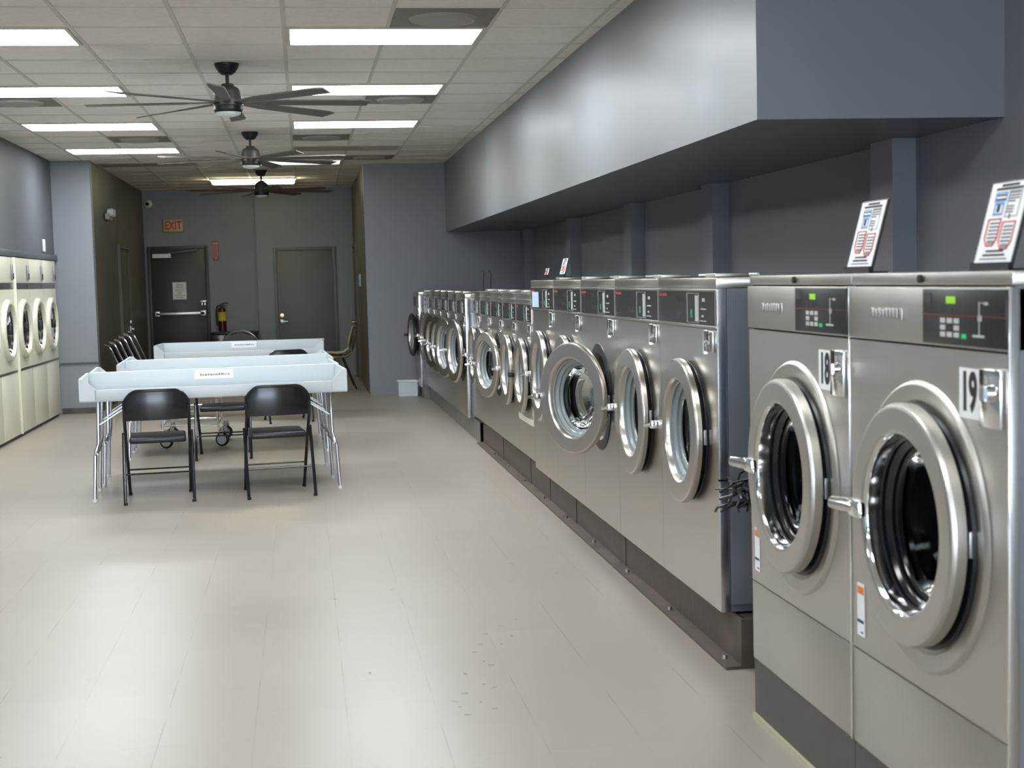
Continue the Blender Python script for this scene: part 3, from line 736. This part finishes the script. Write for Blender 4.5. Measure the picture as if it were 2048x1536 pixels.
# steel bases under the banks
t = thing('floor_rail', 'rusty brown steel base rail under the two near washer banks', 'base rail', (1.5, 5.02, 0))
e = NB(); box(e, .06, .07, 0, 7.62, .0, .187); box(e, .0, .06, 0, 7.62, 0, .012); box(e, .07, .75, 0, .012, 0, .187)
for y in (1.9, 3.2, 4.1, 4.9, 6.3): box(e, .055, .06, y, y+.012, .012, .187)
obj('angle_iron', e, M['rust'], t)
e = NB()
for k in range(9):
    lathe(e, [(0, .026), (.011, .026), (.013, .012), (0, .012)], (.03, .12+k*.82, 0), 'z', 8)
obj('anchor_bolts', e, M['steel_dark'], t)
e = NB(); box(e, .09, .7, .02, 7.6, .0, .18); obj('concrete_fill', e, M['rust'], t)
e = NB(); box(e, .07, .72, 4.45, 7.6, .187, .222); obj('riser_plate', e, M['rust'], t)
t = thing('floor_rail', 'grey steel channel rail under the far washer bank, open at its near end', 'base rail', (1.53, 12.62, 0))
e = NB(); box(e, 0, .008, .03, 4.98, 0, .19); box(e, .008, .07, .03, 4.98, .182, .19); box(e, .008, .07, .03, 4.98, 0, .008); obj('channel', e, M['rail'], t)
e = NB(); box(e, .09, .7, .5, 5.0, .0, .19); obj('support_block', e, M['rust'], t)
t = thing('floor_rail', 'dark steel plinth under the last washer by the end wall', 'base rail', (1.46, 17.64, 0))
e = NB(); box(e, 0, .7, 0, .8, 0, .148); obj('plinth', e, M['rail'], t)

# things lying on the washers
sign_board('small upright white sign standing on the fourth tall washer', 1.56, 8.55, 1.467, .115, .16)
sign_board('small low white card leaning on the fifth tall washer', 1.56, 9.12, 1.467, .06, .12)
e = NB(); box(e, -.0012, 0, -.13, .13, -.05, .05); tag(obj('paper_notice', e, M['bluepaper'], loc=(1.5125, 9.26, 1.325)), 'pale blue paper stuck on the control panel of the farthest tall washer', 'notice')
e = NB(); tube(e, [(1.80, 5.5, 1.458), (1.80, 6.35, 1.458)], .006, n=10); tag(obj('white_pipe', e, M['white']), 'thin white pipe lying on top of the first tall washer', 'pipe')
e = NB(); tube(e, [(1.86, 6.9, 1.458), (1.86, 9.2, 1.458)], .006, n=10); tag(obj('metal_pipe', e, M['alu']), 'thin grey metal pipe lying across the tops of the tall washers', 'pipe')
for y, lb in ((13.15, 'left'), (13.25, 'right')):
    s = -1 if lb == 'left' else 1
    xx = 1.66 if lb == 'left' else 1.74
    e = NB(); tube(e, [(xx, y, 1.335), (xx+.005, y, 1.45), (xx+.012, y, 1.52), (xx+.0+s*-.01, y, 1.55), (xx-.02, y, 1.54)], .004, n=8)
    tag(obj('drain_hose', e, M['cable']), 'thin black hose sticking up behind the washers, %s of the pair' % lb, 'hose')

# black cable bundle in the gap
random.seed(21)
t = thing('cable_bundle', 'tangled bundle of black cables and ties hanging in the gap beside washer 18', 'cable bundle', (1.50, 4.82, .69))
e = NB()
for k in range(26):
    a = random.uniform(-.05, .05); p = []
    sx, sz = random.uniform(-.07, .02), random.uniform(-.04, .02)
    for i in range(6):
        f = i/5
        p.append((sx+f*random.uniform(.10, .2)+random.uniform(-.012, .012), random.uniform(-.09, .09)+a, sz+f*.05+random.uniform(-.03, .03)))
    tube(e, p, random.uniform(.0035, .007), n=6)
obj('cables', e, M['cable'], t)
e = NB(); tube(e, [(.02, 0, -.03), (-.04, .0, -.035), (-.082, .0, -.045), (-.092, 0, -.062)], .0055, n=6); obj('loose_end', e, M['cable'], t)
e = NB(); tube(e, [(.14, 0, .03), (.5, 0, .10), (1.455, 0, .3)], .02, n=8); obj('supply_line', e, M['cable'], t)

# ------------------------------------------------------------------ dryers on the left
def dryer(label, yc, ridge=False):
    t = thing('tumble_dryer', label, 'tumble dryer', (-2.85, yc, 0), PI, 'cream tumble dryers')
    h = .4025-.002
    e = NB(); box(e, .012, .72, -h, -h+.01, .03, 1.81); box(e, .012, .72, h-.01, h, .03, 1.81); box(e, .012, .72, -h+.01, h-.01, 1.80, 1.81); box(e, .71, .72, -h+.01, h-.01, .03, 1.80)
    obj('cabinet', e, M['cream'], t)
    e = NB(); box(e, .03, .7, -h, h, 0, .03); obj('kick_base', e, M['black'], t)
    e = NB(); box(e, -.002, .012, -h, h, .035, .662, bev=.004); obj('lower_panel', e, M['cream'], t)
    e = NB(); box(e, -.006, .012, -h, h, .664, .682); obj('chrome_strip', e, M['steel_dark'], t)
    e = NB(); sheet_with_hole(e, -.002, -h, h, .684, 1.488, 0, 1.088, .24); obj('middle_panel', e, M['cream'], t)
    e = NB(); box(e, -.004, .012, -h, h, 1.49, 1.548); obj('control_strip', e, M['steel_dark'], t)
    e = NB(); box(e, -.006, .012, -h, h, 1.55, 1.808, bev=.006); up = obj('upper_panel', e, M['cream'], t)
    # viewed from the aisle the far side is local -y after the half turn
    e = NB(); box(e, -.022, -.006, -.30, -.262, 1.575, 1.74, bev=.006, mi=1); box(e, -.03, -.02, -.294, -.268, 1.59, 1.65, bev=.003, mi=0); obj('coin_slot', e, [M['black'], M['alu']], up)
    e = NB(); lathe(e, [(.303, -.002), (.298, -.028), (.284, -.040), (.262, -.043), (.246, -.035), (.236, -.015), (.231, .02)], (0, 0, 1.088), 'x', 56)
    dr = obj('door', e, M['creamtrim'], t)
    e = NB(); lathe(e, [(.233, -.012), (.21, .005), (.13, .03), (0, .035)], (0, 0, 1.088), 'x', 40); obj('door_glass', e, M['glass'], dr)
    e = NB(); box(e, -.085, -.04, .17, .235, 1.05, 1.15, bev=.01); obj('handle', e, M['black'], dr)
    drum(t, .236, 1.088, 0, .04, M['drum'])
    if ridge:
        e = NB(); box(e, -.030, .004, -h-.001, -h+.028, .035, 1.808, bev=.008); obj('edge_strip', e, M['creamtrim'], t)
    return t
yd = (13.65, 14.455, 15.27, 16.075, 16.88)
lb = ['cut by the left edge of the frame', 'with a raised edge strip, second from left edge', 'just right of the raised edge strip', 'second from the grey pillar', 'right beside the grey pillar']
for k in range(5): dryer('cream tumble dryer with a round door, %s' % lb[k], yd[k], k == 1)

# ------------------------------------------------------------------ folding tables
def folding_table(label, cx, cy, rz, zt=.70, L=1.82, Dp=.75, label_sheet=True):
    t = thing('folding_table', label, 'table', (cx, cy, 0), rz, 'laundry folding tables')
    h, d = L/2, Dp/2
    e = NB()
    box(e, -h, h, -d, d, zt, zt+.028, bev=.004)                             # floor of the tray
    box(e, -h, h, d-.018, d, zt+.028, zt+.16, bev=.004)                     # tall back rim
    for s in (-1, 1):                                                        # sides cut down to the low front lip
        x0, x1 = (-h, -h+.018) if s < 0 else (h-.018, h)
        prism(e, [(-d, zt+.028), (d-.018, zt+.028), (d-.018, zt+.16), (-d, zt+.16)], x0, x1, 'yz')
        # sloping gusset from the corner down to the front lip
        g = [(s*h, zt+.16), (s*(h-.03), zt+.16), (s*(h-.115), zt+.082), (s*(h-.115), zt+.01), (s*h, zt+.01)]
        prism(e, g if s < 0 else g[::-1], -d-.002, -d+.014, 'xz')
    box(e, -h+.10, h-.10, -d-.002, -d+.014, zt+.005, zt+.082, bev=.003)     # low front lip
    obj('tray', e, M['tray'], t)
    for s in (-1, 1):
        xa = s*(h-.08)
        for q in (-1, 1):
            e = NB(); tube(e, [(xa-s*.03, q*.20, zt), (xa-s*.02, q*.205, .40), (xa-s*.01, q*.215, .36), (xa, q*.265, .32), (xa+s*.015, q*.275, .02)], .0125, n=10)
            lg = obj('leg', e, M['galv'], t)
            e = NB(); tube(e, [(xa+s*.015, q*.275, .022), (xa+s*.015, q*.275, 0)], .016, n=10); obj('foot_cap', e, M['white'], lg)
        e = NB(); tube(e, [(xa-s*.01, -.26, .33), (xa-s*.01, .26, .33)], .010, n=8); obj('crossbar', e, M['galv'], t)
        e = NB(); mt = Matrix.Translation((xa-s*.03, 0, .565)) @ Matrix.Rotation(s*math.radians(52), 4, 'Y')
        box(e, -.004, .004, -.012, .012, 0, .22, mtx=Matrix.Translation((xa-s*.035, -.2, .53)) @ Matrix.Rotation(-s*math.radians(58), 4, 'Y'))
        obj('brace', e, M['alu'], t); e = NB()
        box(e, -.004, .004, -.012, .012, 0, .22, mtx=Matrix.Translation((xa-s*.035, .2, .53)) @ Matrix.Rotation(-s*math.radians(58), 4, 'Y'))
        obj('brace', e, M['alu'], t)
    if label_sheet:
        e = NB(); box(e, -.14, .14, d-.0195, d-.018, zt+.085, zt+.152); random.seed(9); x = -.10
        while x < .11:
            wd = random.uniform(.006, .02); box(e, x, x+wd, d-.0205, d-.0195, zt+.108, zt+.108+random.choice((.012, .016)), mi=1); x += wd+.005
        obj('label_strip', e, [M['paper'], M['inkgrey']], t)
    return t
TA = math.radians(4.2)
def at(cx, cy, a, lx, ly): return (cx+math.cos(a)*lx-math.sin(a)*ly, cy+math.sin(a)*lx+math.cos(a)*ly)
c1 = (-.645, 10.42)
folding_table('white tray-topped folding table nearest the camera, with a paper strip on its rim', c1[0], c1[1], TA)
p = at(c1[0], c1[1], TA, .02, .765); folding_table('white tray-topped folding table back to back behind the nearest one', p[0], p[1], TA+PI, label_sheet=False)
c2 = (-.68, 12.77)
folding_table('white tray-topped folding table in the middle pair, its front lip facing the camera', c2[0], c2[1], math.radians(2.5), .665, label_sheet=False)
p = at(c2[0], c2[1], math.radians(2.5), .0, .765); folding_table('white tray-topped folding table in the middle pair, turned away from the camera', p[0], p[1], math.radians(2.5)+PI, .665, label_sheet=False)
c3 = (-.69, 16.14)
folding_table('white tray-topped folding table farthest from the camera', c3[0], c3[1], math.radians(-1.5), .68)

# ------------------------------------------------------------------ folding chairs
def folding_chair(label, x, y, rz):
    t = thing('folding_chair', label, 'chair', (x, y, 0), rz, 'black metal folding chairs')
    w = .215
    # front legs run up into the backrest hoop
    for s in (-1, 1):
        e = NB(); tube(e, [(s*(w-.005), .245, .012), (s*w, .02, .36), (s*w, -.15, .56), (s*w, -.165, .66)], .0115, n=10); lg = obj('leg', e, M['chairblk'], t)
        e = NB(); tube(e, [(s*(w-.005), .247, .018), (s*(w-.005), .248, 0)], .014, n=10); obj('foot_cap', e, M['black'], lg)
        e = NB(); tube(e, [(s*(w+.014), -.245, .012), (s*(w+.014), -.15, .25), (s*(w+.013), -.06, .475)], .0115, n=10); lg = obj('leg', e, M['chairblk'], t)
        e = NB(); tube(e, [(s*(w+.012), -.247, .018), (s*(w+.012), -.248, 0)], .014, n=10); obj('foot_cap', e, M['black'], lg)
    # backrest: curved plate with rounded top corners
    e = NB(); n = 20; rows = []
    for side in (0, 1):
        grid = []
        for j in range(9):
            row = []
            zf = j/8
            for i in range(n+1):
                u = -1+2*i/n
                top = .765-.075*max(0, (abs(u)-.55)/.45)**2.2
                z = .565+(top-.565)*zf
                yb = -.158-.03*(1-u*u)-.006*(1-(2*zf-1)**2)+(.007 if side else 0)
                row.append(e.verts.new((u*(w+.004), yb, z)))
            grid.append(row)
        rows.append(grid)
    for side in (0, 1):
        g = rows[side]
        for j in range(8):
            for i in range(n): e.faces.new((g[j][i], g[j][i+1], g[j+1][i+1], g[j+1][i]))
    a, c_ = rows
    for i in range(n):
        e.faces.new((a[0][i], a[0][i+1], c_[0][i+1], c_[0][i])); e.faces.new((a[8][i], a[8][i+1], c_[8][i+1], c_[8][i]))
    for j in range(8):
        e.faces.new((a[j][0], a[j+1][0], c_[j+1][0], c_[j][0])); e.faces.new((a[j][n], a[j+1][n], c_[j+1][n], c_[j][n]))
    obj('backrest', e, M['chairblk'], t)
    e = NB()
    pts = []
    for i in range(n+1):
        u = -1+2*i/n; z = .768-.075*max(0, (abs(u)-.55)/.45)**2.2
        pts.append((u*(w+.002), -.155-.03*(1-u*u), z))
    tube(e, [(-w, -.162, .64)]+pts+[(w, -.162, .64)], .010, n=8); obj('back_hoop', e, M['chairblk'], t)
    e = NB(); box(e, -.19, .19, -.165, .215, .405, .45, bev=.016, seg=3); obj('seat', e, M['vinyl'], t)
    e = NB(); tube(e, [(-w-.01, -.17, .20), (w+.01, -.17, .20)], .006, n=8);
    obj('crossbar', e, M['chairblk'], t)
    e = NB(); tube(e, [(-w, .13, .195), (w, .13, .195)], .006, n=8); obj('crossbar', e, M['chairblk'], t)
    return t
folding_chair('black folding chair at the front left of the nearest table, beside its left legs', -1.03, 10.13, math.radians(5))
folding_chair('black folding chair at the front right of the nearest table, right of its twin', -.215, 10.13, math.radians(7))
folding_chair('black folding chair under the tables, seen between the two front chairs', -.71, 12.46, math.radians(1))
folding_chair('black folding chair pushed up to the farthest table, only its back edge and feet showing', -.20, 15.50, math.radians(10))

# ------------------------------------------------------------------ laundry cart under the tables
t = thing('laundry_cart', 'chrome wire laundry cart on castors standing between the tables', 'laundry cart', (-1.06, 13.65, 0), math.radians(0))
hw, hd = .25, .34
for sx in (-1, 1):
    for sy in (-1, 1):
        e = NB(); tube(e, [(sx*hw, sy*hd, .17), (sx*hw, sy*hd, .60)], .0125, n=10)
        pst = obj('upright', e, M['chrome'], t)
for sx in (-1, 1):
    for sy in (-1, 1):
        e = NB(); lathe(e, [(0, -.016), (.055, -.016), (.063, -.010), (.063, .010), (.055, .016), (0, .016)], (0, 0, 0), 'x', 28)
        cst = obj('castor_wheel', e, M['rubber'], t, loc=(sx*hw+.035, sy*hd-.03, .064)); cst.rotation_euler = (0, 0, math.radians(70))
        e = NB(); lathe(e, [(0, -.018), (.046, -.018), (.046, .018), (0, .018)], (0, 0, 0), 'x', 24); box(e, -.024, -.019, -.02, .02, -.01, .085); box(e, .019, .024, -.02, .02, -.01, .085); box(e, -.024, .024, -.03, .03, .083, .09)
        obj('castor_fork', e, M['alu'], cst)
        e = NB(); tube(e, [(0, 0, .088), (0, 0, .11)], .02, n=10); obj('castor_stem', e, M['steel_dark'], cst)
e = NB()
for z in (.20, .33, .60):
    tube(e, [(-hw, -hd, z), (hw, -hd, z), (hw, hd, z), (-hw, hd, z)], .006, n=8, closed=True)
for k in range(1, 10):
    x = -hw+2*hw*k/10
    for s in (-1, 1): tube(e, [(x, s*hd, .33), (x, s*hd, .60)], .0025, n=5)
    tube(e, [(x, -hd, .33), (x, hd, .33)], .0025, n=5)
for k in range(1, 13):
    y = -hd+2*hd*k/13
    for s in (-1, 1): tube(e, [(s*hw, y, .33), (s*hw, y, .60)], .0025, n=5)
obj('wire_basket', e, M['chrome'], t)

# ------------------------------------------------------------------ stacked chrome chairs at the left
def sled_chair(label, loc, rz, seatmat, group):
    t = thing('stacking_chair', label, 'chair', loc, rz, group)
    # local: faces +x
    for s in (-1, 1):
        e = NB(); tube(e, [(-.20, s*.23, .80), (-.155, s*.23, .785), (-.12, s*.23, .74), (-.06, s*.23, .60), (.0, s*.23, .46), (.02, s*.23, .43), (.40, s*.23, .44)], .0075, n=8); obj('side_frame', e, M['chrome'], t)
        e = NB(); tube(e, [(.0, s*.235, .42), (-.08, s*.24, .02)], .009, n=8); obj('leg', e, M['chrome'], t)
        e = NB(); tube(e, [(.36, s*.235, .43), (.40, s*.24, .02)], .009, n=8); obj('leg', e, M['chrome'], t)
    e = NB(); V = box(e, -.01, .012, -.215, .215, 0, .30, bev=.006, mtx=Matrix.Translation((-.04, 0, .50)) @ Matrix.Rotation(math.radians(-21), 4, 'Y')); obj('backrest', e, M['vinyl'], t)
    e = NB(); box(e, .0, .42, -.215, .215, .435, .455, bev=.008); obj('seat', e, seatmat, t)
    return t
for k in range(5):
    pl = ['bottom', 'second from the bottom', 'middle', 'second from the top', 'topmost'][k]
    sled_chair('chrome-framed black stacking chair by the left corridor wall, %s of its stack' % pl, (-2.17+.055*k, 17.85+.02*k, .032*k), 0, M['vinyl'], 'chrome chairs stacked by the left corridor wall')

# cream shell chairs at the right of the corridor
def shell_chair(label, loc, rz):
    t = thing('shell_chair', label, 'chair', loc, rz, 'cream shell chairs')
    e = NB(); prof = [(.24, .43), (.20, .455), (.10, .44), (0, .43), (-.10, .44), (-.17, .49), (-.205, .58), (-.235, .70), (-.265, .80), (-.275, .82)]
    G1 = []
    for side in (0, 1):
        g = []
        for i, (x, z) in enumerate(prof):
            row = []
            for j in range(9):
                u = -1+j/4; wv = .22-(.035 if i > 7 else 0)*(i-7)
                lift = .035*u*u
                xx = x+(lift*1.2 if i > 5 else 0)+(0 if side == 0 else (.004 if i > 5 else 0)); zz = z+(lift if i <= 5 else 0)-(.006 if side and i <= 5 else 0)
                row.append(e.verts.new((xx-(.006 if side and i > 5 else 0), u*wv, zz)))
            g.append(row)
        G1.append(g)
    n1, n2 = len(prof), 9
    for g in G1:
        for i in range(n1-1):
            for j in range(n2-1): e.faces.new((g[i][j], g[i][j+1], g[i+1][j+1], g[i+1][j]))
    a, c_ = G1
    for j in range(n2-1):
        e.faces.new((a[0][j], a[0][j+1], c_[0][j+1], c_[0][j])); e.faces.new((a[-1][j], a[-1][j+1], c_[-1][j+1], c_[-1][j]))
    for i in range(n1-1):
        e.faces.new((a[i][0], a[i+1][0], c_[i+1][0], c_[i][0])); e.faces.new((a[i][-1], a[i+1][-1], c_[i+1][-1], c_[i][-1]))
    obj('shell', e, M['shell'], t)
    for sx in (-1, 1):
        for sy in (-1, 1):
            e = NB(); tube(e, [(.02+sx*.08, sy*.13, .43), (.0+sx*.22, sy*.20, .012)], .011, n=8); obj('leg', e, M['black'], t)
    return t
shell_chair('cream plastic shell chair by the right corridor wall, lower of the nested pair', (.47, 19.8, 0), PI)
shell_chair('cream plastic shell chair nested on top of another by the right corridor wall', (.435, 19.8, .05), PI)

# white bin by the end wall
t = thing('plastic_bin', 'small clear plastic bin with white contents on the floor by the end wall', 'bin', (1.29, 18.22, 0))
e = NB(); box(e, -.12, .12, -.10, .10, .004, .012); box(e, -.12, .12, -.10, -.094, .012, .19); box(e, -.12, .12, .094, .10, .012, .19); box(e, -.12, -.114, -.094, .094, .012, .19); box(e, .114, .12, -.094, .094, .012, .19)
obj('bin_body', e, M['clear'], t)
e = NB(); box(e, -.06, .10, -.088, .088, .012, .165, bev=.02); obj('contents', e, M['white'], t)
e = NB(); tube(e, [(-.125, -.105, .195), (.125, -.105, .195), (.125, .105, .195), (-.125, .105, .195)], .007, n=8, closed=True); obj('rim', e, M['white'], t)
